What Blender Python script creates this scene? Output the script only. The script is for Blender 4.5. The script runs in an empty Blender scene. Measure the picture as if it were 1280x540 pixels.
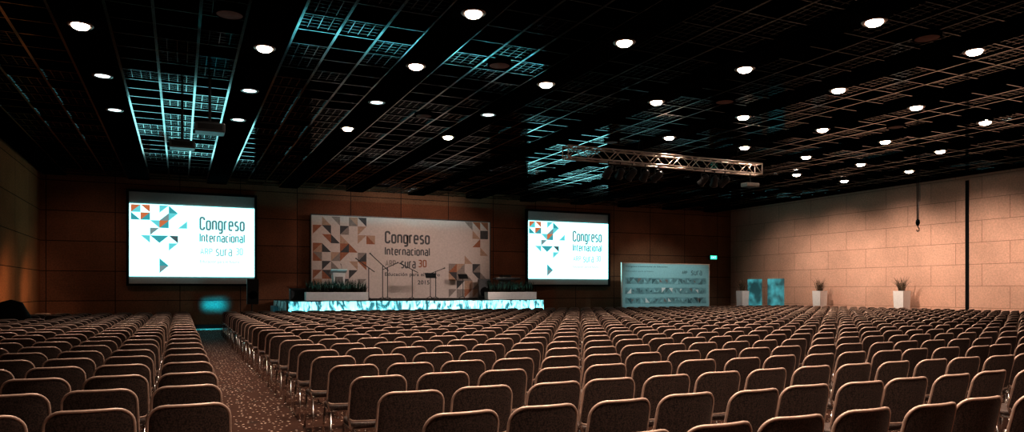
import bpy, math, random, bmesh
from mathutils import Vector, Matrix
random.seed(7)
S = bpy.context.scene
COL = S.collection
TH = 0.4321
H = 1.62
CEIL = 6.2

# ------------------------------------------------------------ materials
def new_mat(name):
    m = bpy.data.materials.new(name); m.use_nodes = True
    nt = m.node_tree
    return m, nt, nt.nodes, nt.links, nt.nodes["Principled BSDF"]

def mat(name, col, rough=0.6, metal=0.0, noise=0.15, nscale=12, emis=None, estr=0, spec=0.5, bump=0.0, coat=0.0):
    m, nt, N, L, B = new_mat(name)
    B.inputs["Roughness"].default_value = rough
    B.inputs["Metallic"].default_value = metal
    B.inputs["Specular IOR Level"].default_value = spec
    tc = N.new("ShaderNodeTexCoord"); nz = N.new("ShaderNodeTexNoise")
    nz.inputs["Scale"].default_value = nscale; nz.inputs["Detail"].default_value = 4
    L.new(tc.outputs["Object"], nz.inputs["Vector"])
    cr = N.new("ShaderNodeValToRGB")
    a = tuple(c*(1-noise) for c in col[:3])+(1,); b = tuple(min(1, c*(1+noise)) for c in col[:3])+(1,)
    cr.color_ramp.elements[0].color = a; cr.color_ramp.elements[1].color = b
    cr.color_ramp.elements[0].position = .35; cr.color_ramp.elements[1].position = .65
    L.new(nz.outputs["Fac"], cr.inputs["Fac"]); L.new(cr.outputs["Color"], B.inputs["Base Color"])
    if emis:
        B.inputs["Emission Color"].default_value = emis
        B.inputs["Emission Strength"].default_value = estr
    if bump:
        bp = N.new("ShaderNodeBump"); bp.inputs["Strength"].default_value = bump
        L.new(nz.outputs["Fac"], bp.inputs["Height"]); L.new(bp.outputs["Normal"], B.inputs["Normal"])
    return m

def panel_wall(name, axis, c1, c2, seam, bw, bh, rough=0.6, offset=0.5, mortar=0.012, speck=0.25, spec=.4, bump=.3):
    m, nt, N, L, B = new_mat(name)
    B.inputs["Roughness"].default_value = rough; B.inputs["Specular IOR Level"].default_value = spec
    geo = N.new("ShaderNodeNewGeometry"); sep = N.new("ShaderNodeSeparateXYZ"); cmb = N.new("ShaderNodeCombineXYZ")
    L.new(geo.outputs["Position"], sep.inputs[0])
    L.new(sep.outputs[axis], cmb.inputs[0]); L.new(sep.outputs[2], cmb.inputs[1])
    br = N.new("ShaderNodeTexBrick"); br.offset = offset; br.squash = 1
    br.inputs["Scale"].default_value = 1; br.inputs["Brick Width"].default_value = bw
    br.inputs["Row Height"].default_value = bh; br.inputs["Mortar Size"].default_value = mortar
    br.inputs["Mortar Smooth"].default_value = 0.2
    br.inputs["Color1"].default_value = c1; br.inputs["Color2"].default_value = c2; br.inputs["Mortar"].default_value = seam
    L.new(cmb.outputs[0], br.inputs["Vector"])
    cur = br.outputs["Color"]
    for sc, sp in ((1.1, speck*.6), (16, speck)):
        nz = N.new("ShaderNodeTexNoise"); nz.inputs["Scale"].default_value = sc; nz.inputs["Detail"].default_value = 6
        L.new(geo.outputs["Position"], nz.inputs["Vector"])
        nr = N.new("ShaderNodeMapRange"); nr.inputs[1].default_value = .3; nr.inputs[2].default_value = .7
        nr.inputs[3].default_value = 1-sp; nr.inputs[4].default_value = 1+sp
        L.new(nz.outputs["Fac"], nr.inputs[0])
        mx = N.new("ShaderNodeMixRGB"); mx.blend_type = 'MULTIPLY'; mx.inputs[0].default_value = 1
        L.new(cur, mx.inputs[1]); L.new(nr.outputs[0], mx.inputs[2]); cur = mx.outputs[0]
    L.new(cur, B.inputs["Base Color"])
    bp = N.new("ShaderNodeBump"); bp.inputs["Strength"].default_value = bump; bp.invert = True
    L.new(br.outputs["Fac"], bp.inputs["Height"]); L.new(bp.outputs["Normal"], B.inputs["Normal"])
    return m

def carpet():
    m, nt, N, L, B = new_mat("patterned_carpet")
    B.inputs["Roughness"].default_value = .95; B.inputs["Specular IOR Level"].default_value = .1
    geo = N.new("ShaderNodeNewGeometry")
    v = N.new("ShaderNodeTexVoronoi"); v.inputs["Scale"].default_value = 15; v.inputs["Randomness"].default_value = .6
    L.new(geo.outputs["Position"], v.inputs["Vector"])
    r = N.new("ShaderNodeValToRGB"); e = r.color_ramp.elements
    e[0].position = .14; e[0].color = (.85, .66, .54, 1)
    e[1].position = .25; e[1].color = (.065, .030, .020, 1)
    L.new(v.outputs["Distance"], r.inputs["Fac"])
    w = N.new("ShaderNodeTexVoronoi"); w.inputs["Scale"].default_value = 4.1; w.inputs["Randomness"].default_value = .8
    L.new(geo.outputs["Position"], w.inputs["Vector"])
    r2 = N.new("ShaderNodeValToRGB"); e = r2.color_ramp.elements
    e[0].position = .15; e[0].color = (.4, .6, .7, 1); e[1].position = .35; e[1].color = (1, 1, 1, 1)
    L.new(w.outputs["Distance"], r2.inputs["Fac"])
    mx = N.new("ShaderNodeMixRGB"); mx.blend_type = 'MULTIPLY'; mx.inputs[0].default_value = .7
    L.new(r.outputs["Color"], mx.inputs[1]); L.new(r2.outputs["Color"], mx.inputs[2])
    L.new(mx.outputs[0], B.inputs["Base Color"])
    return m

def emit(name, col, s, base=.3):
    m, nt, N, L, B = new_mat(name)
    B.inputs["Base Color"].default_value = (col[0]*base, col[1]*base, col[2]*base, 1)
    B.inputs["Roughness"].default_value = .8
    B.inputs["Emission Color"].default_value = (col[0], col[1], col[2], 1); B.inputs["Emission Strength"].default_value = s
    return m

M = {}
M['carpet'] = carpet()
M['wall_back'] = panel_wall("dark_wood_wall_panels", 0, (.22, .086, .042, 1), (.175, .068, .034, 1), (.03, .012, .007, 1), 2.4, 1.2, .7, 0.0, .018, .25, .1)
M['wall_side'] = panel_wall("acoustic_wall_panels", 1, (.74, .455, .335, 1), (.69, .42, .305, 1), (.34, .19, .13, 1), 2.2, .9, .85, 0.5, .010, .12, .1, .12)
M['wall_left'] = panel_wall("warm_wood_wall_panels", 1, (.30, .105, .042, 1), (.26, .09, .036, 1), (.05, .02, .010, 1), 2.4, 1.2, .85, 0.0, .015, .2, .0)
M['ceil'] = mat("black_ceiling", (.0015, .0015, .002), .6, 0, .3, 2, spec=0)
M['strip'] = mat("matte_black_ceiling_strip", (.0018, .0017, .0017), .8, 0, .3, 2, spec=0)
M['grid'] = mat("ceiling_grid_metal", (.165, .205, .21), .09, 1, .2, 3)
M['back'] = mat("chair_upholstery", (.072, .047, .038), .6, 0, .8, 95, bump=.4, spec=.45)
M['rim'] = mat("chair_back_edging", (.66, .48, .39), .38, .2, .1, 20)
M['tube'] = mat("chair_steel_tube", (.74, .68, .64), .25, 1, .1, 20)
M['black'] = mat("black_plastic", (.012, .012, .013), .45)
M['blackcloth'] = mat("black_cloth", (.006, .005, .005), .95, bump=.4, spec=.1)
M['metal'] = mat("truss_aluminium", (.66, .56, .50), .35, .8, .1)
M['blackmetal'] = mat("black_metal", (.03, .028, .028), .4, .6)
M['cable'] = mat("matte_black_cable", (.008, .008, .008), .8, spec=.1)
M['white'] = mat("white_lacquer", (.88, .85, .82), .4, 0, .04)
M['darkgrey'] = mat("dark_grey_plastic", (.10, .11, .115), .4, 0, .04)
M['stagetop'] = mat("black_stage_deck", (.02, .018, .018), .6)
M['plant'] = mat("grass_leaf", (.020, .020, .010), .7, 0, .5, 15, spec=.2)
M['plantdry'] = mat("dry_grass_leaf", (.12, .080, .045), .7, 0, .5, 15)
M['screen'] = mat("projection_screen_fabric", (.46, .44, .43), .8, 0, .05)
M['border'] = mat("screen_black_border", (.004, .004, .004), .7, spec=.1)
M['img'] = emit("projected_white", (.38, 1.0, 1.03), 2.9)
M['s_grey'] = emit("projected_grey", (.20, .29, .30), 1)
M['s_text'] = emit("projected_text_grey", (.11, .21, .22), 1)
M['s_logo'] = emit("projected_logo_grey", (.25, .40, .41), 1)
M['s_dark'] = emit("projected_charcoal", (.07, .11, .12), 1)
M['s_teal'] = emit("projected_teal", (.05, .34, .38), 1)
M['s_aqua'] = emit("projected_aqua", (.14, .62, .66), 1)
M['s_or'] = emit("projected_orange", (.56, .17, .07), 1)
M['s_faint'] = emit("projected_faint", (.36, .58, .60), 1)
M['banner'] = mat("printed_backdrop_vinyl", (.60, .53, .50), .7, 0, .06)
M['b_dark'] = mat("print_charcoal", (.05, .05, .055), .7)
M['b_text'] = mat("print_text_grey", (.085, .085, .092), .7)
M['b_brown'] = mat("print_rust", (.32, .12, .06), .7)
M['b_tan'] = mat("print_tan", (.44, .29, .21), .7)
M['b_beige'] = mat("print_taupe", (.26, .22, .20), .7)
M['b_teal'] = mat("print_dark_teal", (.07, .16, .175), .7)
M['panelboard'] = mat("pale_printed_board", (.36, .60, .62), .7, 0, .05)
M['p_band'] = mat("print_band_teal", (.24, .44, .46), .7, 0, .3, 3)
M['p_grey'] = mat("print_pale_grey_teal", (.13, .22, .23), .7)
M['lamp'] = emit("downlight_lens", (1.0, .80, .66), 34)
M['lampdim'] = emit("dim_downlight_lens", (.75, .95, 1.0), 3.5)
M['ring'] = mat("downlight_ring_metal", (.26, .20, .17), .35, .8)
M['spk'] = mat("ceiling_speaker_grille", (.20, .10, .08), .6, spec=.1)
M['exit'] = emit("exit_sign_green", (.05, .9, .6), 1.2)
M['exitw'] = emit("exit_sign_white", (.9, 1, .95), 1.5)

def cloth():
    m, nt, N, L, B = new_mat("white_cloth_painted_shade")
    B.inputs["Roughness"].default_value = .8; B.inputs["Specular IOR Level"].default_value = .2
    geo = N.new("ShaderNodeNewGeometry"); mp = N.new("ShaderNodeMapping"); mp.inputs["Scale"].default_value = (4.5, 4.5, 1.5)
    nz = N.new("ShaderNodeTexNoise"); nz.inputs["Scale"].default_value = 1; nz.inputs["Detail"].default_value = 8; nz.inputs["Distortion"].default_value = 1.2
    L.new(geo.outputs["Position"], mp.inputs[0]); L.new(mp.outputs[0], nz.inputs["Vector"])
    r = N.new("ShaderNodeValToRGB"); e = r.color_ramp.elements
    e[0].position = .41; e[0].color = (.05, .08, .09, 1); e[1].position = .53; e[1].color = (.88, .9, .9, 1)  # lit and shaded patches of the rumpled skirt put into its colour
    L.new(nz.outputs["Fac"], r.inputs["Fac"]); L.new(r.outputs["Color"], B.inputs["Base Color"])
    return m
M['skirt'] = cloth()
def glow_door():
    m, nt, N, L, B = new_mat("frosted_cyan_door_glass")
    B.inputs["Roughness"].default_value = .4
    geo = N.new("ShaderNodeNewGeometry"); nz = N.new("ShaderNodeTexNoise"); nz.inputs["Scale"].default_value = 1.7; nz.inputs["Detail"].default_value = 5
    L.new(geo.outputs["Position"], nz.inputs["Vector"])
    r = N.new("ShaderNodeValToRGB"); e = r.color_ramp.elements
    e[0].position = .38; e[0].color = (.015, .07, .08, 1); e[1].position = .68; e[1].color = (.12, .62, .68, 1)
    L.new(nz.outputs["Fac"], r.inputs["Fac"]); L.new(r.outputs["Color"], B.inputs["Emission Color"])
    B.inputs["Emission Strength"].default_value = .6; B.inputs["Base Color"].default_value = (.08, .2, .22, 1)
    return m
M['door'] = glow_door()

# ------------------------------------------------------------ mesh builder
class MB:
    def __init__(s): s.v = []; s.f = []
    def add(s, vs, fs):
        o = len(s.v); s.v += [tuple(p) for p in vs]; s.f += [tuple(i+o for i in f) for f in fs]; return s
    def box(s, cx, cy, cz, sx, sy, sz, rz=0, rx=0):
        R = Matrix.Rotation(rz, 3, 'Z') @ Matrix.Rotation(rx, 3, 'X')
        vs = []
        for k in (-.5, .5):
            for j in (-.5, .5):
                for i in (-.5, .5):
                    p = R @ Vector((i*sx, j*sy, k*sz)); vs.append((p.x+cx, p.y+cy, p.z+cz))
        return s.add(vs, [(0, 2, 3, 1), (4, 5, 7, 6), (0, 1, 5, 4), (2, 6, 7, 3), (0, 4, 6, 2), (1, 3, 7, 5)])
    def tube(s, pts, r, n=8, closed=False):
        pts = [Vector(p) for p in pts]; m = len(pts); vs = []; up = None
        for i, p in enumerate(pts):
            a = pts[(i-1) % m] if (closed or i > 0) else p
            b = pts[(i+1) % m] if (closed or i < m-1) else p
            t = (b-a).normalized()
            if up is None:
                up = Vector((0, 0, 1)) if abs(t.z) < .9 else Vector((0, 1, 0))
            u = (up - t*up.dot(t))
            if u.length < 1e-4: u = Vector((1, 0, 0)) - t*t.x
            u.normalize(); w = t.cross(u); up = u
            rr = r[i] if isinstance(r, (list, tuple)) else r
            for k in range(n):
                a_ = 2*math.pi*k/n; vs.append(p + (u*math.cos(a_)+w*math.sin(a_))*rr)
        fs = []
        for i in range(m if closed else m-1):
            j = (i+1) % m
            for k in range(n):
                k2 = (k+1) % n; fs.append((i*n+k, i*n+k2, j*n+k2, j*n+k))
        if not closed:
            fs.append(tuple(range(n-1, -1, -1))); fs.append(tuple((m-1)*n+k for k in range(n)))
        return s.add(vs, fs)
    def lathe(s, prof, n=24, c=(0, 0, 0)):
        vs = []
        for r, z in prof:
            for k in range(n):
                a = 2*math.pi*k/n; vs.append((c[0]+r*math.cos(a), c[1]+r*math.sin(a), c[2]+z))
        fs = []
        for i in range(len(prof)-1):
            for k in range(n):
                k2 = (k+1) % n; fs.append((i*n+k, i*n+k2, (i+1)*n+k2, (i+1)*n+k))
        return s.add(vs, fs)
    def mesh(s, name, m=None, smooth=False, bevel=0):
        me = bpy.data.meshes.new(name); me.from_pydata(s.v, [], s.f); me.update()
        if smooth:
            for p in me.polygons: p.use_smooth = True
        if m: me.materials.append(m)
        return me
    def obj(s, name, m=None, parent=None, loc=(0, 0, 0), smooth=False, bevel=0, **kw):
        o = bpy.data.objects.new(name, s.mesh(name, m, smooth)); COL.objects.link(o); o.location = loc
        if parent: o.parent = parent
        if bevel:
            b = o.modifiers.new("bevel", 'BEVEL'); b.width = bevel; b.segments = 3; b.limit_method = 'ANGLE'
        for k, v in kw.items(): o[k] = v
        return o

def multi(name, parts, parent):
    V = []; F = []; mi = []
    for i, (mb, m) in enumerate(parts):
        o = len(V); V += mb.v; F += [tuple(k+o for k in f) for f in mb.f]; mi += [i]*len(mb.f)
    me = bpy.data.meshes.new(name); me.from_pydata(V, [], F); me.update()
    for mb, m in parts: me.materials.append(m)
    me.polygons.foreach_set("material_index", mi)
    o = bpy.data.objects.new(name, me); COL.objects.link(o); o.parent = parent
    return o

def empty(name, loc, label, cat, group=None):
    e = bpy.data.objects.new(name, None); COL.objects.link(e); e.location = loc; e.empty_display_size = .2
    e["label"] = label; e["category"] = cat
    if group: e["group"] = group
    return e

def structure(o): o["kind"] = "structure"; return o

# ------------------------------------------------------------ room
XL, XR, YB, YF = -5.0, 29.8, 33.5, -3.0
structure(MB().box((XL+XR)/2, (YB+YF)/2, -.05, XR-XL+.4, YB-YF+.4, .1).obj("floor", M['carpet']))
structure(MB().box((XL+XR)/2, (YB+YF)/2, 6.62, XR-XL+.4, YB-YF+.4, .2).obj("ceiling", M['ceil']))
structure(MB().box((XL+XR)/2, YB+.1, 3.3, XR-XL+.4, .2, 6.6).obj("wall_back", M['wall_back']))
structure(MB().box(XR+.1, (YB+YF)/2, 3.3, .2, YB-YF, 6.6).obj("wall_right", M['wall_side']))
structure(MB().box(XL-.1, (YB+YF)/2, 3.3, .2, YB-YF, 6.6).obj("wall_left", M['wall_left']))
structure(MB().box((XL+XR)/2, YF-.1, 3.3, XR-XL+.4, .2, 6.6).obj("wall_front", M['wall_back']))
structure(MB().box(XR-.015, 19.3, 3.1, .03, .14, 6.2).obj("trim_1", M['border']))
structure(MB().box(XR-.02, (29.1+YF)/2, .08, .03, 29.1-YF, .16).obj("baseboard_right", M['blackmetal']))
structure(MB().box((XL+XR)/2, YB-.02, .08, XR-XL, .03, .16).obj("baseboard_back", M['blackmetal']))

LX = [-1.53+2.97*k for k in range(-1, 11)]
st = MB()
for x in LX:
    if x-.42 < XL or x+.42 > XR: continue
    st.box(x, (YB+YF)/2, CEIL+.15, .78, YB-YF, .3)
structure(st.obj("trim_2", M['strip']))
g = MB()
for i in range(len(LX)-1):
    x0 = LX[i]+.42; x1 = LX[i+1]-.42
    if x0 < XL: x0 = XL+.02
    x1 = min(x1, XR-.02)
    n = 3; w = (x1-x0)/n
    for k in range(n+1):
        g.box(x0+k*w, (YB+YF)/2, CEIL+.04, .05, YB-YF-.1, .03)
    y = YF+.6
    while y < YB-.2:
        g.box((x0+x1)/2, y, CEIL+.045, x1-x0, .032, .025)
        for k in range(n):
            if random.random() < .45:
                for q in range(1, 5):
                    g.box(x0+(k+.5)*w, y+q*.155, CEIL+.06, w, .013, .012)
                for q in range(1, 4):
                    g.box(x0+k*w+q*w/4, y+.3875, CEIL+.06, .013, .775, .012)
        y += .775
structure(g.obj("trim_3", M['grid']))

# ------------------------------------------------------------ chairs
PW, ZT, ZB = .255, .875, .49
def back_pt(s, v, off=0.0):
    z = ZB + v*(ZT-ZB); rt, rb = .10, .05; hw = PW-.012*(v)
    if z > ZT-rt: d = z-(ZT-rt); hw = hw-rt+math.sqrt(max(0, rt*rt-d*d))
    elif z < ZB+rb: d = (ZB+rb)-z; hw = hw-rb+math.sqrt(max(0, rb*rb-d*d))
    x = s*hw
    y = -.215 - .22*(z-.45) + .9*x*x + off
    return (x, y, z)
def v_levels(fine):
    if fine: return [0, .01, .04, .09, .13, .25, .4, .55, .68, .74, .81, .87, .92, .96, .985, 1]
    return [0, .04, .13, .45, .74, .88, .96, 1]
def backrest(mb, fine=True):
    vl = v_levels(fine); ns = 10 if fine else 4
    def surf(off):
        return [back_pt(-1+2*i/ns, v, off) for v in vl for i in range(ns+1)]
    a = surf(-.006); b = surf(.008); w = ns+1; m = len(vl); o = len(a); fs = []
    for j in range(m-1):
        for i in range(ns):
            fs.append((j*w+i, j*w+i+1, (j+1)*w+i+1, (j+1)*w+i))
            fs.append((o+j*w+i, o+(j+1)*w+i, o+(j+1)*w+i+1, o+j*w+i+1))
        fs.append((j*w, (j+1)*w, o+(j+1)*w, o+j*w)); e = ns
        fs.append((j*w+e, o+j*w+e, o+(j+1)*w+e, (j+1)*w+e))
    for i in range(ns):
        fs.append((i, o+i, o+i+1, i+1)); t = (m-1)*w
        fs.append((t+i, t+i+1, o+t+i+1, o+t+i))
    mb.add(a+b, fs)
def rim(mb, fine=True):
    vl = v_levels(fine)
    L_ = [back_pt(-1, v) for v in vl]; R_ = [back_pt(1, v) for v in reversed(vl)]
    ns = 6 if fine else 3
    T = [back_pt(-1+2*i/ns, 1) for i in range(1, ns)]
    Bt = [back_pt(1-2*i/ns, 0) for i in range(1, ns)]
    pts = L_+T+R_+Bt; out = []
    for p in pts:
        if not out or (Vector(p)-Vector(out[-1])).length > .006: out.append(p)
    mb.tube(out, .0105, 8 if fine else 4, True)
def seat(mb, fine=True):
    n = 6 if fine else 2
    def ring(z, inset):
        r = .07; hx = .225-inset; hy = .215-inset; pts = []
        for (cx, cy, a0) in ((1, 1, 0), (-1, 1, 90), (-1, -1, 180), (1, -1, 270)):
            for k in range(n+1):
                a = math.radians(a0+90*k/n)
                x = cx*(hx-r)+r*math.cos(a); y = cy*(hy-r)+r*math.sin(a)
                zz = z - (.02 if y > .17 else 0)
                pts.append((x, y+.02, zz))
        return pts
    rings = [ring(.425, .02), ring(.432, 0), ring(.462, 0), ring(.475, .02)]
    c = len(rings[0]); vs = [p for r_ in rings for p in r_]; fs = []
    for j in range(3):
        for i in range(c):
            k = (i+1) % c; fs.append((j*c+i, j*c+k, (j+1)*c+k, (j+1)*c+i))
    fs.append(tuple(range(c-1, -1, -1))); fs.append(tuple(3*c+i for i in range(c)))
    mb.add(vs, fs)
LEGS = {'fl': [(-.215, .19, .41), (-.235, .235, 0)], 'fr': [(.215, .19, .41), (.235, .235, 0)],
        'rl': [(-.215, -.16, .41), (-.235, -.26, 0)], 'rr': [(.215, -.16, .41), (.235, -.26, 0)]}
def frame(mb, fine=True):
    n = 8 if fine else 4
    for s in (-1, 1):
        mb.tube([(s*.215, .20, .412), (s*.218, -.17, .412), (s*.235, -.20, .43), (s*.248, -.175, .50), (s*.25, -.18, .62)], .012, n)
    mb.tube([(-.215, .19, .412), (.215, .19, .412)], .011, n)
    mb.tube([(-.215, -.15, .412), (.215, -.15, .412)], .011, n)
def leg(mb, k, fine=True):
    a, b = LEGS[k]
    mb.tube([a, b], .0125, 8 if fine else 4)
    if fine: mb.tube([(b[0], b[1], .022), (b[0], b[1], 0)], .016, 8)

def chair_parts():
    P = []
    mb = MB(); backrest(mb); P.append(("backrest", mb.mesh("backrest", M['back'], True)))
    mb = MB(); rim(mb); P.append(("back_edging", mb.mesh("back_edging", M['rim'], True)))
    mb = MB(); seat(mb); P.append(("seat", mb.mesh("seat", M['back'], True)))
    mb = MB(); frame(mb); P.append(("frame", mb.mesh("frame", M['tube'], True)))
    for k in LEGS:
        mb = MB(); leg(mb, k); P.append(("leg", mb.mesh("leg", M['tube'], True)))
    return P
CP = chair_parts()
spots = []
NR = 25
for r in range(NR):
    y = 3.42 + r*1.0
    for c in range(47):
        spots.append((1.58+c*.58, y))
    if y > 5:
        for c in range(9):
            spots.append((.06-c*.58, y))
def proj(x, y, z):
    Z = x*math.sin(TH)+y*math.cos(TH); X = x*math.cos(TH)-y*math.sin(TH)
    if Z < .3: return None
    return 640+900*X/Z, 363-900*(z-H)/Z, Z
vis = []
for (x, y) in spots:
    p = proj(x, y, .85)
    if not p: continue
    m_ = 320/p[2]+5
    if p[0] < -m_ or p[0] > 1280+m_ or p[1] > 548: continue
    if x > XR-.5 or x < XL+.35: continue
    if x < -3.4 and abs(y-24.2) < .9: continue
    vis.append((p[2], x, y))
vis.sort()
near, far = vis[:300], vis[300:]
print("CHAIRS", len(vis))
def jit(): return random.uniform(-.015, .015), random.uniform(-.03, .03), random.uniform(-.05, .05)
for (Z, x, y) in near:
    jx, jy, jr = jit()
    e = empty("conference_chair", (x+jx, y+jy, 0), "dark upholstered conference chair with pale edging and steel legs", "chair", "rows of conference chairs")
    e.rotation_euler = (0, 0, jr)
    for nm, me in CP:
        o = bpy.data.objects.new(nm, me); COL.objects.link(o); o.parent = e
parts = []
for key, fn, mi in (("back", backrest, 0), ("rim", rim, 1), ("seat", seat, 0), ("frame", frame, 2)):
    mb = MB(); fn(mb, False); parts.append((mb, mi))
for k in LEGS:
    mb = MB(); leg(mb, k, False); parts.append((mb, 2))
big = MB(); mats = []
for (Z, x, y) in far:
    jx, jy, jr = jit(); c, s_ = math.cos(jr), math.sin(jr)
    for mb, mi in parts:
        big.add([(x+jx+c*p[0]-s_*p[1], y+jy+s_*p[0]+c*p[1], p[2]) for p in mb.v], mb.f)
        mats += [mi]*len(mb.f)
fo = big.obj("conference_chairs", M['back'], smooth=True, label="distant rows of dark upholstered conference chairs with pale edging",
             category="chairs", kind="stuff", group="rows of conference chairs")
fo.data.materials.append(M['rim']); fo.data.materials.append(M['tube'])
fo.data.polygons.foreach_set("material_index", mats)

# ------------------------------------------------------------ text / triangles
def text_obj(body, x0, x1, z0, z1, m, parent, yl, name="lettering", bold=0.0, sp=1.0):
    cu = bpy.data.curves.new("t", 'FONT'); cu.body = body; cu.offset = bold; cu.resolution_u = 4; cu.space_character = sp
    to = bpy.data.objects.new("t", cu); COL.objects.link(to)
    bpy.context.view_layer.update()
    dg = bpy.context.evaluated_depsgraph_get()
    me = bpy.data.meshes.new_from_object(to.evaluated_get(dg))
    bpy.data.objects.remove(to)
    xs = [v.co.x for v in me.vertices]; ys = [v.co.y for v in me.vertices]
    a, b, c, d = min(xs), max(xs), min(ys), max(ys)
    for v in me.vertices:
        X = x0+(v.co.x-a)/(b-a)*(x1-x0); Zz = z0+(v.co.y-c)/(d-c)*(z1-z0); v.co = (X, yl, Zz)
    me.name = name; me.materials.clear(); me.materials.append(m)
    o = bpy.data.objects.new(name, me); COL.objects.link(o); o.parent = parent
    return o

# squared sans-serif stroke lettering for the titles and logo
def arc(cx, cy, r, a0, a1, n=4):
    return [(cx+r*math.cos(math.radians(a0+(a1-a0)*i/n)), cy+r*math.sin(math.radians(a0+(a1-a0)*i/n))) for i in range(n+1)]
def rrect(x0, y0, x1, y1, r):
    p = arc(x1-r, y1-r, r, 0, 90)+arc(x0+r, y1-r, r, 90, 180)+arc(x0+r, y0+r, r, 180, 270)+arc(x1-r, y0+r, r, 270, 360)
    return p+[p[0], p[1]]
r_ = .15; X_ = .72; W_ = .42
G = {
 'o': (W_, [rrect(0, 0, W_, X_, r_)]),
 '0': (W_, [rrect(0, 0, W_, 1, r_)]),
 'n': (W_, [[(0, 0), (0, X_)], [(0, X_-r_)]+arc(r_, X_-r_, r_, 180, 90)+arc(W_-r_, X_-r_, r_, 90, 0)+[(W_, 0)]]),
 'u': (W_, [[(W_, 0), (W_, X_)], [(0, X_)]+arc(r_, r_, r_, 180, 270)+arc(W_-r_, r_, r_, 270, 360)+[(W_, X_*.5)]]),
 'r': (.27, [[(0, 0), (0, X_)], [(0, X_-r_)]+arc(r_, X_-r_, r_, 180, 90)+[(.27, X_)]]),
 'e': (W_, [[(0, .37), (W_, .37)]+arc(W_-r_, X_-r_, r_, 0, 90)+arc(r_, X_-r_, r_, 90, 180)+arc(r_, r_, r_, 180, 270)+[(.38, 0)]]),
 'c': (.36, [[(.36, X_)]+arc(r_, X_-r_, r_, 90, 180)+arc(r_, r_, r_, 180, 270)+[(.36, 0)]]),
 's': (.38, [[(.37, X_), (.14, X_), (.03, X_-.09), (.03, .47), (.12, .38), (.27, .36), (.38, .27), (.38, .09), (.27, 0), (0, 0)]]),
 'g': (W_, [rrect(0, 0, W_, X_, r_), [(W_, X_)]+arc(W_-r_, -.12, r_, 0, -90)+[(.05, -.27)]]),
 'C': (.46, [[(.46, .78)]+arc(.46-.17, .83, .17, 0, 90)+arc(.17, .83, .17, 90, 180)+arc(.17, .17, .17, 180, 270)+arc(.29, .17, .17, 270, 360)+[(.46, .22)]]),
 'I': (0.0, [[(0, 0), (0, 1)]]), 'l': (0.0, [[(0, 0), (0, 1)]]),
 'i': (0.0, [[(0, 0), (0, X_)], [(0, .88), (0, 1.0)]]),
 't': (.30, [[(.08, .95), (.08, .14), (.2, 0), (.30, 0)], [(-.04, X_), (.30, X_)]]),
 'a': (W_, [[(.04, X_)]+arc(W_-r_, X_-r_, r_, 90, 0)+[(W_, 0), (.13, 0), (0, .1), (0, .3), (.13, .41), (W_, .41)]]),
 'A': (.5, [[(0, 0), (.25, 1), (.5, 0)], [(.1, .3), (.4, .3)]]),
 'R': (.44, [[(0, 0), (0, 1), (.3, 1), (.42, .9), (.42, .58), (.3, .48), (0, .48)], [(.24, .48), (.44, 0)]]),
 'P': (.42, [[(0, 0), (0, 1), (.3, 1), (.42, .9), (.42, .56), (.3, .46), (0, .46)]]),
 '3': (.42, [[(0, 1), (.3, 1), (.42, .9), (.42, .62), (.3, .52), (.12, .52)], [(.3, .52), (.42, .42), (.42, .1), (.3, 0), (0, 0)]]),
}
def stroke_text(body, x0, x1, z0, z1, m, parent, yl, th=.185, gap=.28):
    """z0..z1 = baseline..cap height"""
    mb = MB(); cx = 0; segs = []
    for ch in body:
        w, pl = G[ch]; segs.append((cx, pl)); cx += w+gap
    tot = cx-gap+th; sx = (x1-x0)/tot; sz = (z1-z0)
    for ox, pl in segs:
        for P in pl:
            q = [P[0]]
            for p in P[1:]:
                if abs(p[0]-q[-1][0])+abs(p[1]-q[-1][1]) > 1e-4: q.append(p)
            q = [Vector((x0+(ox+p[0]+th/2)*sx, z0+p[1]*sz)) for p in q]
            t = th*(sx+sz)/4
            vs = []
            for i, p in enumerate(q):
                d1 = (q[i]-q[i-1]).normalized() if i > 0 else (q[1]-q[0]).normalized()
                d2 = (q[i+1]-q[i]).normalized() if i < len(q)-1 else d1
                n1 = Vector((-d1.y, d1.x)); n2 = Vector((-d2.y, d2.x)); nn = (n1+n2)
                nn = nn.normalized() if nn.length > .1 else n1
                k = t/max(.5, nn.dot(n1))
                a = p+nn*k; b = p-nn*k
                vs += [(a.x, yl, a.y), (b.x, yl, b.y)]
            mb.add(vs, [(2*i, 2*i+1, 2*i+3, 2*i+2) for i in range(len(q)-1)])
    return mb.obj("lettering", m, parent)

def tris(items, cell_w, cell_h, x0, z1, mats_, yl):
    by = {}
    for c, r, o, m in items:
        xa = x0+c*cell_w; xb = xa+cell_w; zt = z1-r*cell_h; zb = zt-cell_h
        P = [(xa, zt), (xb, zt), (xb, zb), (xa, zb)]
        t = [P[(o-1) % 4], P[o], P[(o+1) % 4]]
        by.setdefault(m, MB()).add([(p[0], yl, p[1]) for p in t], [(0, 1, 2)])
    return [(mb, mats_[m]) for m, mb in by.items()]

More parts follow.
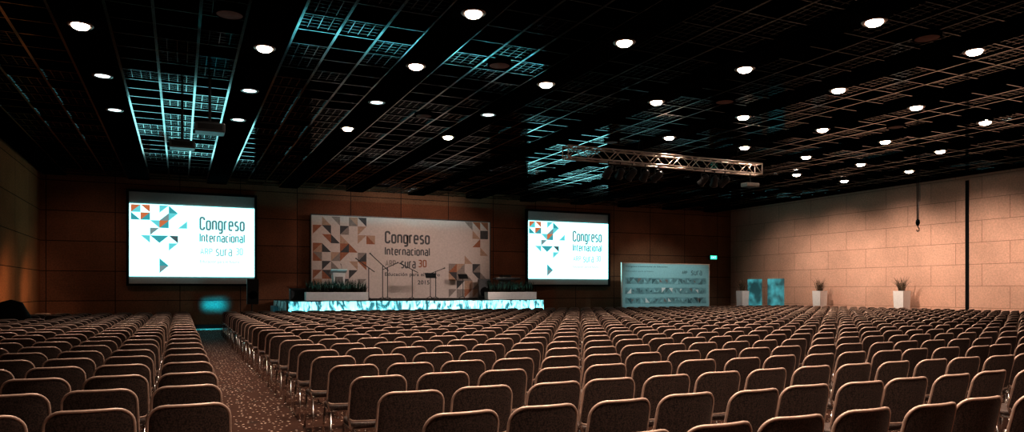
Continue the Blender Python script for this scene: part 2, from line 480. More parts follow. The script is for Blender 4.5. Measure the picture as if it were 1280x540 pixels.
# ------------------------------------------------------------ projection screens
def make_screen(x0, z0, label):
    W, Hh = 4.87, 3.78
    e = empty("projection_screen", (x0, YB-.25, z0), label, "projection screen", "pair of projection screens")
    b = .09
    fr = MB()
    fr.box(W/2, .06, Hh+b/2, W+2*b, .12, b).box(W/2, .06, -b/2, W+2*b, .12, b)
    fr.box(-b/2, .06, Hh/2, b, .12, Hh).box(W+b/2, .06, Hh/2, b, .12, Hh)
    fr.box(W/2, .14, Hh/2, W+2*b, .04, Hh+2*b)
    fr.obj("frame", M['border'], e)
    MB().box(W/2, .10, Hh/2, W, .02, Hh).obj("screen_fabric", M['screen'], e)
    yl = .055
    zf = lambda f: f*Hh
    xf = lambda f: f*W
    # 0 TL, 1 TR, 2 BR, 3 BL
    it = [(0, 0, 0, 'o'), (0, 0, 2, 'a'), (1, 0, 1, 'o'), (0, 1, 3, 't'), (1, 1, 0, 'o'), (1, 1, 2, 't'),
          (3, 0, 0, 'a'), (4, 0, 3, 't'), (4, 1, 0, 'a'), (3, 1, 2, 'g'),
          (2, 2, 1, 'a'), (3, 2, 0, 'o'), (3, 2, 2, 't'), (5, 2, 2, 'a'), (2, 3, 0, 'g'),
          (2, 4, 1, 't'), (3, 4, 0, 't'), (4, 4, 1, 'd'), (1, 4, 1, 'a'), (4, 5, 0, 'a'),
          (3, 7, 3, 't'), (3, 8, 0, 'g')]
    tp = tris(it, W*.072, Hh*.083, W*.015, Hh*.862, {'o': M['s_or'], 'd': M['s_dark'], 'g': M['s_grey'], 't': M['s_teal'], 'a': M['s_aqua']}, yl)
    multi("projected_image", [(MB().box(W/2, .07, Hh*.475, W-.03, .02, Hh*.79), M['img'])]+tp, e)
    stroke_text("Congreso", xf(.545), xf(.915), zf(.612), zf(.745), M['s_text'], e, yl)
    stroke_text("Internacional", xf(.545), xf(.915), zf(.475), zf(.565), M['s_text'], e, yl)
    stroke_text("ARP", xf(.55), xf(.65), zf(.335), zf(.395), M['s_faint'], e, yl)
    stroke_text("sura", xf(.675), xf(.81), zf(.32), zf(.42), M['s_logo'], e, yl, .15)
    stroke_text("30", xf(.84), xf(.90), zf(.335), zf(.405), M['s_faint'], e, yl)
    text_obj("Educación para el futuro", xf(.55), xf(.87), zf(.225), zf(.27), M['s_faint'], e, yl, bold=.01)
    return e
make_screen(-1.9, 1.90, "large projection screen beside the lectern end of the stage")
make_screen(16.25, 1.93, "large projection screen beside the keyboard end of the stage")

# ------------------------------------------------------------ stage
SX0, SX1, SY0, SY1, SH = 3.8, 14.9, 29.0, 33.1, 1.2
SU = SH+.012
e = empty("stage", ((SX0+SX1)/2, 31, 0), "raised black stage platform with gathered white cloth skirt", "stage")
def rel(mb, ex=e):
    l = ex.location; mb.v = [(p[0]-l.x, p[1]-l.y, p[2]-l.z) for p in mb.v]; return mb
rel(MB().box((SX0+SX1)/2, (SY0+SY1)/2, SH-.06, SX1-SX0, SY1-SY0, .12)).obj("stage_deck", M['stagetop'], e)
lg = MB()
for i in range(7):
    for j in range(3):
        lg.box(SX0+.3+i*1.75, SY0+.4+j*1.6, (SH-.12)/2, .08, .08, SH-.12)
rel(lg).obj("stage_legs", M['blackmetal'], e)
def skirt(p0, p1, ztop, zbot, amp=1.0):
    mb = MB(); n = int((Vector(p1)-Vector(p0)).length*16); d = (Vector(p1)-Vector(p0)); u = d.normalized(); nn = Vector((u.y, -u.x))
    rows = 7; vs = []
    ph = 0; offs = []; lean = []
    ln = 0
    for i in range(n+1):
        ph += random.uniform(.4, 1.5); offs.append((math.sin(ph)*.07+random.uniform(-.025, .025))*amp)
        ln = .8*ln+random.uniform(-.05, .05); lean.append(ln)
    for j in range(rows+1):
        t = j/rows
        for i in range(n+1):
            p = Vector(p0)+d*(i/n)+nn*(offs[i]*(.2+.8*t)+.06*amp)
            if 0 < i < n: p += u*lean[i]*t
            vs.append((p.x, p.y, ztop-(ztop-zbot)*t-.02*abs(math.sin(i*.11))*(1-t)))
    w = n+1
    mb.add(vs, [(j*w+i, j*w+i+1, (j+1)*w+i+1, (j+1)*w+i) for j in range(rows) for i in range(n)])
    return mb
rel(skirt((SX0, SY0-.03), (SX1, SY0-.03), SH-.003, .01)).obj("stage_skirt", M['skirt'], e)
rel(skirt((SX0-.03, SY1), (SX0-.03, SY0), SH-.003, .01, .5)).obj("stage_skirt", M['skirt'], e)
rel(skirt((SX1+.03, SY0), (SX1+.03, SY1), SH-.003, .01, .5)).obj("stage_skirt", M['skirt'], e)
e2 = empty("stage_steps", (2.78, 30.3, 0), "small dark steps leading up to the stage", "steps")
for i in range(4):
    MB().box(.1+i*.19, 0, .125*(i+1), .19, 1.2, .25*(i+1)).obj("step", M['darkgrey'], e2, bevel=.01)

# backdrop
BX0, BX1, BZ0, BZ1, BY = 5.3, 13.9, 1.23, 5.0, 32.75
e = empty("stage_backdrop", (BX0, BY, BZ0), "printed congress backdrop with triangle mosaic standing on the stage", "backdrop")
w, h = BX1-BX0, BZ1-BZ0
fr = MB(); fr.box(w/2, .03, h, w+.08, .07, .05).box(w/2, .03, .01, w+.08, .07, .03).box(-.02, .03, h/2, .04, .07, h).box(w+.02, .03, h/2, .04, .07, h)
for x in (.6, w/2, w-.6): fr.tube([(x, .06, h-.1), (x, .25, 0.0)], .02, 6)
fr.obj("frame", M['blackmetal'], e)
yl = .008
T = lambda s, x0, x1, z0, z1, m, b=0.0: text_obj(s, x0-BX0, x1-BX0, z0-BZ0, z1-BZ0, M[m], e, yl, bold=b, sp=1.08)
TS = lambda s, x0, x1, z0, z1, m, th=.185: stroke_text(s, x0-BX0, x1-BX0, z0-BZ0, z1-BZ0, M[m], e, yl, th)
TS("Congreso", 8.62, 10.80, 3.84, 4.34, 'b_text')
TS("Internacional", 8.62, 10.80, 3.28, 3.62, 'b_text')
TS("ARP", 8.64, 9.14, 2.76, 3.0, 'b_beige')
TS("sura", 9.38, 10.10, 2.68, 3.08, 'b_text', .16)
TS("30", 10.22, 10.64, 2.74, 3.04, 'b_brown')
T("Educación para el futuro", 8.62, 11.3, 2.24, 2.46, 'b_text', .02)
T("2015", 10.2, 10.78, 1.90, 2.10, 'b_text', .02)
bm = {'d': M['b_dark'], 'b': M['b_brown'], 'g': M['b_beige'], 't': M['b_teal'], 'n': M['b_tan']}
rnd = random.Random(11)
def mosaic(patt, cs, x0, z1):
    it = []
    for r, row in enumerate(patt):
        for c, ch in enumerate(row):
            if ch == 'x':
                o = rnd.randrange(4); it.append((c, r, o, rnd.choice('ddgbngbn')))
                if rnd.random() < .3: it.append((c, r, (o+2) % 4, rnd.choice('dgngb')))
    return tris(it, cs, cs, x0, z1, bm, yl)
tp = mosaic([".xx.xx.", "xx.x.x.", ".xxx.xx", "xx.xx..", "x.xx.x.", ".xx.xx.", "xxx.x..", "x.xx.x.", ".x.x..."], .40, .06, h-.06)
tp += mosaic(["..xxx", "...xx", "...x.", "....x", "..x..", "xx.x.", "xxxxx", ".xxxx", "xxxx."], .41, w-2.15, h-.04)
multi("printed_panel", [(MB().box(w/2, .03, h/2, w, .03, h), M['banner'])]+tp, e)

# planters on stage edge
def blades(mb, x0, x1, y, z, n, hh, spread=.12, wd=.012):
    for _ in range(n):
        x = random.uniform(x0, x1); yy = y+random.uniform(-.08, .08); a = random.uniform(0, 6.28); L_ = hh*random.uniform(.45, 1)
        b = spread*random.uniform(.2, 1); dx, dy = math.cos(a)*b, math.sin(a)*b
        px, py = -math.sin(a)*wd, math.cos(a)*wd
        mb.add([(x-px, yy-py, z), (x+px, yy+py, z), (x+dx*.4+px*.8, yy+dy*.4+py*.8, z+L_*.6), (x+dx*.4-px*.8, yy+dy*.4-py*.8, z+L_*.6), (x+dx, yy+dy, z+L_)],
               [(0, 1, 2, 3), (3, 2, 4)])
for i, (a, b) in enumerate(((4.55, 7.05), (12.4, 14.8))):
    e = empty("planter_box", ((a+b)/2, 29.62, SU), "long white planter box filled with dark spiky grasses", "planter", "planters on the stage edge")
    L_ = b-a
    mb = MB(); mb.box(0, -.19, .17, L_, .02, .34).box(0, .19, .17, L_, .02, .34).box(-L_/2+.01, 0, .17, .02, .36, .34).box(L_/2-.01, 0, .17, .02, .36, .34).box(0, 0, .12, L_-.04, .36, .22)
    mb.obj("planter_body", M['white'], e)
    mb = MB(); blades(mb, -L_/2+.08, L_/2-.08, 0, .22, 560, .68, .30, .02)
    mb.obj("grass", M['plant'], e, kind="stuff")

# lectern
e = empty("lectern", (6.0, 30.3, SU), "white lectern with slanted reading top on stage", "lectern")
MB().box(0, 0, .02, .5, .4, .04).obj("base", M['white'], e, bevel=.008)
mb = MB(); mb.add([(-.18, -.12, .04), (.18, -.12, .04), (.18, .12, .04), (-.18, .12, .04), (-.26, -.16, 1.14), (.26, -.16, 1.14), (.26, .14, 1.04), (-.26, .14, 1.04)],
       [(0, 3, 2, 1), (4, 5, 6, 7), (0, 1, 5, 4), (1, 2, 6, 5), (2, 3, 7, 6), (3, 0, 4, 7)])
mb.obj("pedestal", M['white'], e, bevel=.01)
MB().box(0, 0, 1.2, .66, .48, .05, 0, -.3).obj("reading_top", M['white'], e, bevel=.01)
MB().box(0, -.185, .85, .3, .02, .25).obj("front_plate", M['b_beige'], e)
MB().tube([(.15, .05, 1.2), (.15, .05, 1.40), (.13, .12, 1.5)], .008, 6).tube([(.13, .12, 1.5), (.12, .16, 1.52)], .016, 8).obj("microphone", M['black'], e)

def mic_stand(loc, rz, hh=1.25, rise=.28):
    e = empty("microphone_stand", loc, "black boom microphone stand on stage", "microphone stand", "microphone stands on stage")
    mb = MB()
    for k in range(3):
        a = k*2.094; mb.tube([(0, 0, .12), (.28*math.cos(a), .28*math.sin(a), .012)], .012, 6)
    mb.obj("base", M['black'], e)
    MB().tube([(0, 0, .1), (0, 0, hh)], .018, 8).obj("pole", M['black'], e)
    MB().tube([(-.25, 0, hh-rise*.45), (.45, 0, hh+rise)], .016, 6).obj("boom_arm", M['black'], e)
    MB().tube([(.43, 0, hh+rise*.97), (.50, 0, hh+rise*1.12), (.55, 0, hh+rise*1.22)], [.02, .02, .034], 8).obj("microphone", M['black'], e)
    e.rotation_euler = (0, 0, rz)
for x, y, r, hh, ri in ((7.3, 30.4, 2.9, 1.35, .35), (7.85, 30.2, 2.7, 1.45, .45), (8.25, 30.9, .3, 1.4, .2), (9.25, 30.5, 2.9, 1.3, .25), (10.5, 31.0, .4, 1.25, .15)):
    mic_stand((x, y, SU), r, hh, ri)
for x, y, r in ((9.95, 30.1, .1), (12.0, 31.5, .2)):
    e = empty("music_stand", (x, y, SU), "black music stand with wide tilted desk", "music stand", "music stands on stage")
    mb = MB()
    for k in range(3):
        a = k*2.094+.5; mb.tube([(0, 0, .15), (.27*math.cos(a), .27*math.sin(a), .012)], .012, 6)
    mb.obj("base", M['black'], e)
    MB().tube([(0, 0, .12), (0, 0, 1.0)], .016, 8).obj("pole", M['black'], e)
    MB().box(0, -.02, 1.06, .50, .012, .26, 0, -.6).box(0, -.1, .95, .50, .06, .012).obj("desk", M['black'], e)
    e.rotation_euler = (0, 0, r)

# keyboard on stand
e = empty("electric_keyboard", (14.0, 30.9, SU), "black electric keyboard on crossed folding stand", "keyboard")
MB().box(0, 0, .95, 1.3, .34, .1).obj("body", M['black'], e, bevel=.02)
mb = MB()
for i in range(36): mb.box(-.6+i*.034, -.09, 1.005, .03, .13, .012)
mb.obj("keys", M['white'], e)
mb = MB()
for y in (-.12, .12): mb.tube([(-.4, y, .02), (.4, y, .9)], .015, 6).tube([(.4, y, .02), (-.4, y, .9)], .015, 6)
mb.tube([(-.4, -.2, .02), (-.4, .2, .02)], .018, 6).tube([(.4, -.2, .02), (.4, .2, .02)], .018, 6)
mb.obj("crossed_stand", M['blackmetal'], e)
def speaker(name, loc, sx, sy, sz, rz, label, cat="loudspeaker", pole=0):
    e = empty(name, loc, label, cat)
    if pole:
        mb = MB()
        for k in range(3):
            a = k*2.094+.3; mb.tube([(0, 0, .55), (.45*math.cos(a), .45*math.sin(a), .015)], .013, 6)
        mb.tube([(0, 0, .2), (0, 0, pole)], .02, 8); mb.obj("tripod", M['blackmetal'], e)
    mb = MB(); b = pole
    mb.add([(-sx/2, -sy/2, b), (sx/2, -sy/2, b), (sx*.36, sy/2, b), (-sx*.36, sy/2, b), (-sx/2, -sy/2, b+sz), (sx/2, -sy/2, b+sz), (sx*.36, sy/2, b+sz), (-sx*.36, sy/2, b+sz)],
           [(0, 3, 2, 1), (4, 5, 6, 7), (0, 1, 5, 4), (1, 2, 6, 5), (2, 3, 7, 6), (3, 0, 4, 7)])
    mb.obj("cabinet", M['black'], e, bevel=.015)
    mb = MB(); mb.box(0, -sy/2-.008, b+sz/2, sx*.9, .015, sz*.92); mb.obj("grille", M['blackmetal'], e)
    mb = MB().lathe([(.001, .0), (sx*.12, .004), (sx*.34, .02), (sx*.38, .0)], 20)
    mb.v = [(p[0], -sy/2-.016-p[2], p[1]+b+sz*.36) for p in mb.v]
    mb.obj("woofer", M['blackcloth'], e, smooth=True)
    e.rotation_euler = (0, 0, rz)
speaker("loudspeaker", (2.45, 28.6, 0), .42, .4, .95, .1, "tall black loudspeaker raised on tripod beside the stage", pole=1.1)
speaker("amplifier", (13.2, 31.9, SU), .6, .4, .95, -.05, "black instrument amplifier cabinet standing on stage", "amplifier")
speaker("amplifier", (14.5, 32.3, SU), .5, .4, 1.15, .05, "tall black amplifier cabinet behind the keyboard", "amplifier")
e = empty("stage_monitor", (4.4, 30.5, SU), "black wedge stage monitor speaker", "loudspeaker")
MB().add([(-.33, -.22, 0), (.33, -.22, 0), (.33, .22, 0), (-.33, .22, 0), (-.33, -.1, .42), (.33, -.1, .42), (.33, .22, .5), (-.33, .22, .5)],
         [(0, 3, 2, 1), (4, 5, 6, 7), (0, 1, 5, 4), (1, 2, 6, 5), (2, 3, 7, 6), (3, 0, 4, 7)]).obj("cabinet", M['black'], e, bevel=.02)
MB().add([(-.3, -.218, .04), (.3, -.218, .04), (.3, -.118, .39), (-.3, -.118, .39)], [(0, 1, 2, 3)]).obj("grille", M['blackmetal'], e)

# covered equipment cart by left wall
mb = MB(); vs = []; n = 28; rows = 10
for j in range(rows+1):
    t = j/rows
    for k in range(n):
        a = 2*math.pi*k/n; rr = (1-.75*max(0, t-.55)**1.5*3)*(1+.05*math.sin(a*7+t*2)*(1-t))
        if j == rows: rr = .05
        ca, sa = math.cos(a), math.sin(a); q = (abs(ca)**3+abs(sa)**3)**(-1/3)
        vs.append((.5*ca*q*rr, .4*sa*q*rr, 1.36*(t if t < .8 else .8+.2*math.sin((t-.8)/.2*1.57))))
fs = [(j*n+k, j*n+(k+1) % n, (j+1)*n+(k+1) % n, (j+1)*n+k) for j in range(rows) for k in range(n)]
fs.append(tuple(rows*n+k for k in range(n)))
mb.add(vs, fs)
mb.obj("covered_cart", M['blackcloth'], loc=(-4.3, 24.2, 0), smooth=True, label="equipment cart draped in black cloth by the wall", category="cart")

# ------------------------------------------------------------ standing banner
PX0, PX1, PY, PZ1 = 20.8, 26.5, 31.5, 3.05
e = empty("standing_banner", (PX0, PY, 0), "wide pale standing banner printed with musical staves", "banner")
w = PX1-PX0
fr = MB(); fr.box(w/2, .03, PZ1, w+.06, .08, .04).box(0, .03, PZ1/2, .04, .08, PZ1).box(w, .03, PZ1/2, .04, .08, PZ1)
for x in (.3, w-.3): fr.box(x, .03, .03, .08, .8, .06)
fr.obj("frame", M['metal'], e)
yl = -.002
def T2(s, x0, x1, z0, z1, m, b=0.0): text_obj(s, x0, x1, z0, z1, M[m], e, yl, bold=b)
T2("Congreso Internacional de Educación", .25, 2.9, 2.82, 2.92, 'p_grey', .02)
stroke_text("ARP", 3.85, 4.2, 2.52, 2.66, M['p_grey'], e, yl)
stroke_text("sura", 4.45, 5.2, 2.46, 2.76, M['p_grey'], e, yl, .14)
T2("Educación para el futuro", .25, 2.0, 2.58, 2.66, 'p_grey')
rows_ = (2.12, 1.60, 1.08)
bands = MB()
mb = MB()
for z in rows_:
    bands.box(w/2, -.001, z, w-.4, .002, .34)
    for k in range(5): mb.box(w/2, yl-.002, z+(k-2)*.055, w-.5, .003, .01)
it = {}
for z in rows_:
    x = .3
    while x < w-.6:
        s = rnd.choice((.14, .2, .28)); m = rnd.choice(['p_grey', 'panelboard', 'b_teal', 'panelboard', 'white', 'p_grey', 'b_beige']); zz = z+rnd.uniform(-.04, .04)
        o = rnd.choice((1, -1))
        it.setdefault(m, MB()).add([(x, yl-.005, zz-o*s/2), (x+s, yl-.005, zz-o*s/2), (x+(s if rnd.random() < .5 else 0), yl-.005, zz+o*s/2)], [(0, 1, 2)])
        x += rnd.uniform(.16, .34)
multi("printed_panel", [(MB().box(w/2, .03, PZ1/2+.03, w, .05, PZ1-.06), M['panelboard']), (bands, M['p_band']), (mb, M['p_grey'])]+[(b, M[m]) for m, b in it.items()], e)

# ------------------------------------------------------------ pedestals with plants
for (x, y) in ((29.0, 21.7), (29.0, 26.2), (28.6, 31.2)):
    e = empty("plant_pedestal", (x, y, 0), "tall white square pedestal planter with wispy grass", "planter", "pedestal planters along the wall")
    mb = MB(); a, b, hh = .2, .25, 1.6
    mb.add([(-a, -a, 0), (a, -a, 0), (a, a, 0), (-a, a, 0), (-b, -b, hh), (b, -b, hh), (b, b, hh), (-b, b, hh), (-b+.03, -b+.03, hh), (b-.03, -b+.03, hh), (b-.03, b-.03, hh), (-b+.03, b-.03, hh),
            (-b+.03, -b+.03, hh-.06), (b-.03, -b+.03, hh-.06), (b-.03, b-.03, hh-.06), (-b+.03, b-.03, hh-.06)],
           [(0, 3, 2, 1), (0, 1, 5, 4), (1, 2, 6, 5), (2, 3, 7, 6), (3, 0, 4, 7), (4, 5, 9, 8), (5, 6, 10, 9), (6, 7, 11, 10), (7, 4, 8, 11),
            (8, 9, 13, 12), (9, 10, 14, 13), (10, 11, 15, 14), (11, 8, 12, 15), (12, 13, 14, 15)])
    mb.obj("pedestal", M['white'], e)
    mb = MB(); blades(mb, -.1, .1, 0, hh-.06, 80, .78, .62, .013); mb.obj("grass", M['plantdry'], e, kind="stuff")

# ------------------------------------------------------------ doors on right wall, exit sign
for i, (a, b) in enumerate(((29.3, 30.5), (30.95, 32.05))):
    structure(MB().box(XR-.03, (a+b)/2, 1.13, .05, b-a-.02, 2.26).obj("door_%d" % (i+1), M['door']))
e = empty("exit_sign", (28.4, YB-.08, 3.55), "small illuminated green exit sign on the wall", "exit sign")
MB().box(0, 0, 0, .52, .1, .26).obj("housing", M['blackmetal'], e, bevel=.01)
MB().box(0, -.055, 0, .48, .012, .22).obj("sign_face", M['exit'], e)
text_obj("EXIT", -.17, .17, -.06, .06, M['exitw'], e, -.064)

# ------------------------------------------------------------ ceiling downlights
bright = [(-1.56, 14.4), (1.45, 14.3), (4.40, 11.06), (4.37, 14.15), (4.3, 20.4), (7.26, 20.3), (7.45, 11.2), (7.38, 14.2), (10.6, 11.5), (10.5, 14.4),
          (13.3, 17.6), (13.5, 14.7), (10.74, 8.55), (13.65, 11.8), (13.8, 8.8), (16.7, 12.1), (16.6, 14.9), (19.9, 12.4), (19.7, 15.3), (22.7, 15.6),
          (19.5, 18.2), (22.4, 18.4), (16.4, 17.8), (25.4, 18.7), (22.1, 21.1), (25.2, 21.5)]
dim = [(-1.5, 17.6), (-1.5, 20.8), (1.42, 20.6), (1.45, 17.5), (4.35, 17.3), (7.3, 17.3)]
GL = bpy.data.lights.new("downlight_beam", 'SPOT'); GL.energy = 640; GL.color = (1, .77, .61); GL.spot_size = math.radians(105); GL.spot_blend = .8; GL.shadow_soft_size = .10
GD = bpy.data.lights.new("dim_downlight_beam", 'SPOT'); GD.energy = 220; GD.color = (1, .8, .67); GD.spot_size = math.radians(100); GD.spot_blend = .8; GD.shadow_soft_size = .10
ringm = MB().lathe([(.155, -.012), (.19, -.018), (.205, -.004), (.205, 0.0), (.15, 0.0), (.155, -.012)], 28).mesh("ring", M['ring'], True)
lensb = MB().lathe([(.138, -.004), (.13, -.035), (.10, -.062), (.05, -.076), (.001, -.08)], 24).mesh("lens", M['lamp'], True)
lensd = MB().lathe([(.145, -.004), (.10, -.012), (.05, -.014), (.001, -.015)], 24).mesh("lens", M['lampdim'], True)
def downlight(x, y, b=True):
    e = empty("downlight", (x, y, CEIL-.002), "bright round recessed downlight with metal ring" if b else "small dim round recessed downlight", "ceiling light", "ceiling downlights")
    for nm, me in (("ring", ringm), ("lens", lensb if b else lensd)):
        o = bpy.data.objects.new(nm, me); COL.objects.link(o); o.parent = e
    l = bpy.data.objects.new("beam", GL if b else GD); COL.objects.link(l); l.parent = e; l.location = (0, 0, -.1)
for x, y in bright: downlight(x, y)
for x, y in dim: downlight(x, y, False)
# the same ceiling rows continue over the nearest chairs
for x in (1.45, 4.4, 7.4):
    for y in (2.0, 5.2, 8.2):
        l = bpy.data.objects.new("beam", GL); COL.objects.link(l); l.location = (x, y, CEIL-.1)
for x in (10.5, 13.8, 16.7):
    l = bpy.data.objects.new("beam", GD); COL.objects.link(l); l.location = (x, 5.2, CEIL-.1)
for x, y in ((.75, 12.8), (5.9, 13.4), (12.0, 13.7), (12.3, 8.7), (5.8, 18.1), (12.1, 18.9), (18.2, 13.8)):
    e = empty("ceiling_speaker", (x, y, CEIL-.002), "round brown ceiling speaker grille", "ceiling speaker", "round ceiling speakers")
    MB().lathe([(.24, .03), (.24, -.012), (.21, -.02), (.205, -.012)], 28).obj("rim", M['strip'], e, smooth=True)
    MB().lathe([(.205, -.01), (.1, -.018), (.001, -.02)], 28).obj("grille", M['spk'], e, smooth=True)

# ------------------------------------------------------------ truss with lamps
tx0, tx1, ty, tz = 9.7, 16.7, 17.5, 5.46
e = empty("lighting_truss", (tx0, ty, tz), "aluminium box truss suspended beneath the ceiling", "truss")
L_ = tx1-tx0; a = .16
for sy in (-a, a):
    for sz in (-a, a):
        MB().tube([(0, sy, sz), (L_, sy, sz)], .025, 10).obj("chord", M['metal'], e, smooth=True)
mb = MB(); n = 20; st_ = L_/n
for i in range(n):
    x = i*st_; o = 1 if i % 2 == 0 else -1
    for sy in (-a, a): mb.tube([(x, sy, -a*o), (x+st_, sy, a*o)], .013, 6)
    for sz in (-a, a): mb.tube([(x, -a*o, sz), (x+st_, a*o, sz)], .013, 6)
for x in (0, L_):
    for s in (-a, a): mb.tube([(x, s, -a), (x, s, a)], .016, 6).tube([(x, -a, s), (x, a, s)], .016, 6)
mb.obj("lattice", M['metal'], e, smooth=True)
mb = MB()
for x in (.8, 2.5, L_-.8): mb.tube([(x, -a, a), (x, 0, CEIL-tz), (x, a, a)], .008, 5)
mb.obj("suspension_cables", M['cable'], e)
def par(x, y, z, rx, rz):
    e = empty("stage_spotlight", (x, y, z), "black theatre spotlight clamped under the truss", "spotlight", "spotlights under the truss")
    MB().tube([(0, 0, .0), (0, 0, -.12)], .015, 6).tube([(-.13, 0, -.12), (.13, 0, -.12)], .012, 6).tube([(-.13, 0, -.12), (-.13, 0, -.32)], .012, 6).tube([(.13, 0, -.12), (.13, 0, -.32)], .012, 6).obj("yoke", M['blackmetal'], e)
    R = Matrix.Rotation(rx, 3, 'X')
    mb = MB().lathe([(.001, .17), (.06, .16), (.10, .08), (.11, -.16), (.125, -.2), (.115, -.2), (.10, -.1)], 18)
    mb.v = [tuple(R @ Vector(p)+Vector((0, 0, -.3))) for p in mb.v]; mb.obj("can", M['blackmetal'], e, smooth=True)
    mb = MB().lathe([(.105, -.17), (.05, -.18), (.001, -.185)], 18)
    mb.v = [tuple(R @ Vector(p)+Vector((0, 0, -.3))) for p in mb.v]; mb.obj("lens", M['ring'], e, smooth=True)
    e.rotation_euler = (0, 0, rz)
for i, dx in enumerate((1.3, 1.7, 2.1, 2.55, 3.0, 4.7, 5.1, 5.5)):
    par(tx0+dx, ty-a, tz-a-.025, 1.0+.15*math.sin(i*2), random.uniform(-.5, .5))
# rectangular floodlight: hook clamp, bracket and housing
e = empty("stage_floodlight", (16.2, ty-a, tz-a-.025), "small rectangular floodlight hanging from the truss end", "floodlight")
MB().tube([(0, 0, 0), (0, 0, -.3)], .015, 6).obj("bracket", M['blackmetal'], e)
MB().box(0, 0, -.36, .5, .3, .12).obj("housing", M['metal'], e, bevel=.02)
MB().box(0, 0, -.425, .4, .2, .01).obj("lens", M['blackmetal'], e)

# ------------------------------------------------------------ projectors
for (x, y, z, s) in ((.6, 17.3, 5.2, 1.0), (.05, 19.8, 5.25, .95)):
    e = empty("ceiling_projector", (x, y, z), "dark video projector hanging from ceiling pole", "projector", "ceiling projectors")
    MB().box(0, 0, 0, .62*s, .5*s, .2*s).obj("body", M['darkgrey'], e, bevel=.03)
    mb = MB().lathe([(.001, .0), (.06, .01), (.075, 0), (.085, -.05)], 20)
    mb.v = [(p[0]+.12, p[2]+.25*s+.05, p[1]) for p in mb.v]; mb.obj("lens", M['black'], e, smooth=True)
    MB().box(0, -.25*s-.004, 0, .5*s, .012, .12*s).obj("vent", M['blackmetal'], e)
    MB().tube([(0, 0, .1*s), (0, 0, CEIL+.1-z)], .03, 10).box(0, 0, .12*s, .35, .35, .03).obj("mounting_pole", M['blackmetal'], e)

e = empty("hanging_hook", (25.2, 18.2, CEIL), "black hoist hook hanging on thin cables from ceiling", "hook")
MB().tube([(-.05, 0, 0), (-.035, 0, -1.95)], .018, 6).tube([(.26, .1, 0), (.26, .1, -1.2)], .014, 6).tube([(.05, 0, 0), (.035, 0, -1.95)], .018, 6).obj("cables", M['cable'], e)
MB().lathe([(.001, -1.90), (.06, -1.93), (.075, -2.05), (.04, -2.14), (.001, -2.15)], 12).tube([(0, 0, -2.14), (.02, 0, -2.2), (.08, 0, -2.26), (.06, 0, -2.34), (-.02, 0, -2.36), (-.06, 0, -2.30)], .02, 6).obj("hook_block", M['cable'], e, smooth=True)

# ------------------------------------------------------------ lights
def spot(name, loc, target, en, col, ang, blend=.5, r=.1):
    l = bpy.data.lights.new(name, 'SPOT'); l.energy = en; l.color = col; l.spot_size = math.radians(ang); l.spot_blend = blend; l.shadow_soft_size = r
    o = bpy.data.objects.new(name, l); COL.objects.link(o); o.location = loc
    o.rotation_euler = (Vector(target)-Vector(loc)).to_track_quat('-Z', 'Y').to_euler(); return o
def area(name, loc, target, sx, sy, en, col, spread):
    l = bpy.data.lights.new(name, 'AREA'); l.shape = 'RECTANGLE'; l.size = sx; l.size_y = sy; l.energy = en; l.color = col; l.spread = math.radians(spread)
    o = bpy.data.objects.new(name, l); COL.objects.link(o); o.location = loc
    o.rotation_euler = (Vector(target)-Vector(loc)).to_track_quat('-Z', 'Y').to_euler(); return o
for y, en in ((14.5, 650), (18, 850), (21.5, 950), (25, 800), (28, 350)):
    spot("right_wall_fill", (25.2, y, 5.0), (29.8, y+.6, 2.3), en, (1, .79, .67), 84, 1, .2)  # spots added to brighten the right wall, without fixtures
for x in (11, 14):
    spot("stage_wash", (x, 17.5, 5.0), (9.6, 32.8, 3.2), 2300, (1, .78, .68), 36, .8, .15)
spot("planter_wash", (10.6, 17.5, 5.0), (5.75, 29.4, 1.35), 1500, (1, .88, .82), 14, .6, .1)
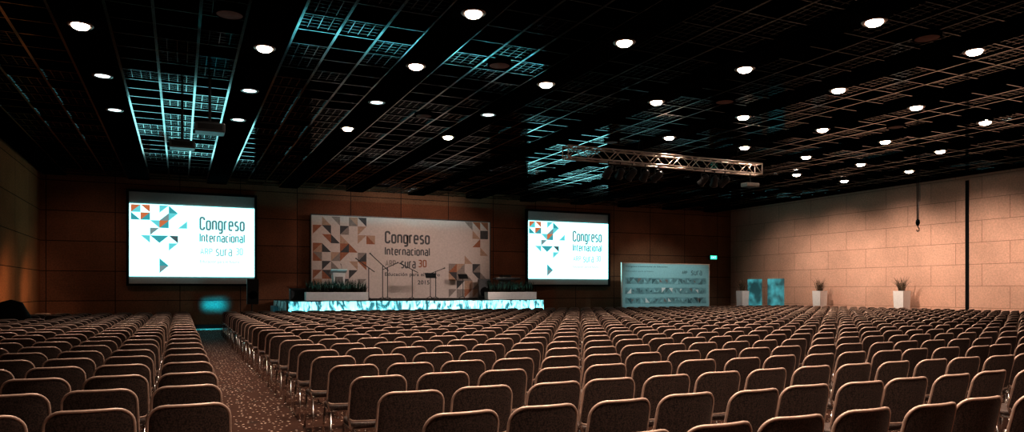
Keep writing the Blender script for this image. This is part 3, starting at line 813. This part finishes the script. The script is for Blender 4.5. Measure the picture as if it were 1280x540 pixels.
spot("planter_wash", (15.5, 17.5, 5.0), (13.6, 29.4, 1.35), 1300, (1, .88, .82), 14, .6, .1)
for i in range(9):
    x = 4.35+i*1.25
    spot("skirt_uplight", (x, 28.05, .4), (x, 29.0, .6), 150, (.24, .92, 1), 125, 1, .04)
spot("side_uplight", (2.2, 28.4, .3), (3.75, 30.0, .5), 60, (.1, .85, 1), 44, .6, .03)
area("wall_cyan", (1.25, 32.75, 1.0), (1.35, 33.5, 1.0), .8, .3, 11, (.0, .45, 1), 50)  # added lamp without a body, makes the cyan patch on the wall
area("floor_cyan", (1.25, 32.5, .75), (1.25, 32.6, 0), 1.2, 1.1, 48, (.03, .7, 1), 60)  # likewise added, lights the floor at the aisle end cyan
spot("banner_cyan", (22.5, 26.5, 5.5), (23.7, 31.5, 1.6), 750, (.7, .97, 1), 62, .6, .1)
spot("pedestal_fill", (26.6, 28.0, 5.9), (28.6, 31.2, 1.5), 420, (1, .9, .85), 22, .7, .1)  # added spot with no fixture, lifts the pedestal that stood in shadow
for y in (27.0, 30.5):
    spot("left_wall_glow", (-3.4, y-.5, 1.9), (-5.0, y+.6, 1.4), 85, (1, .68, .42), 120, 1, .2)
for x in (-3, 1, 5, 9.6, 14.5, 19, 23):
    spot("back_wall_fill", (x, 29.5, 5.2), (x, 33.5, 2.6), 62, (1, .66, .48), 90, 1, .2)  # unseen spots added to warm the back wall
w = bpy.data.worlds.new("w"); S.world = w; w.use_nodes = True
w.node_tree.nodes["Background"].inputs[0].default_value = (.004, .004, .005, 1)

# ------------------------------------------------------------ camera
cd = bpy.data.cameras.new("camera"); cam = bpy.data.objects.new("camera", cd); COL.objects.link(cam)
cam.location = (0, 0, H); cam.rotation_euler = (math.pi/2, 0, -TH)
cd.sensor_width = 36; cd.lens = 900/1280*36; cd.shift_y = 93/1280; cd.clip_end = 200; cd.clip_start = .05
S.camera = cam
S.view_settings.view_transform = 'Standard'
S.view_settings.look = 'None'
S.view_settings.exposure = .15
S.view_settings.gamma = .88
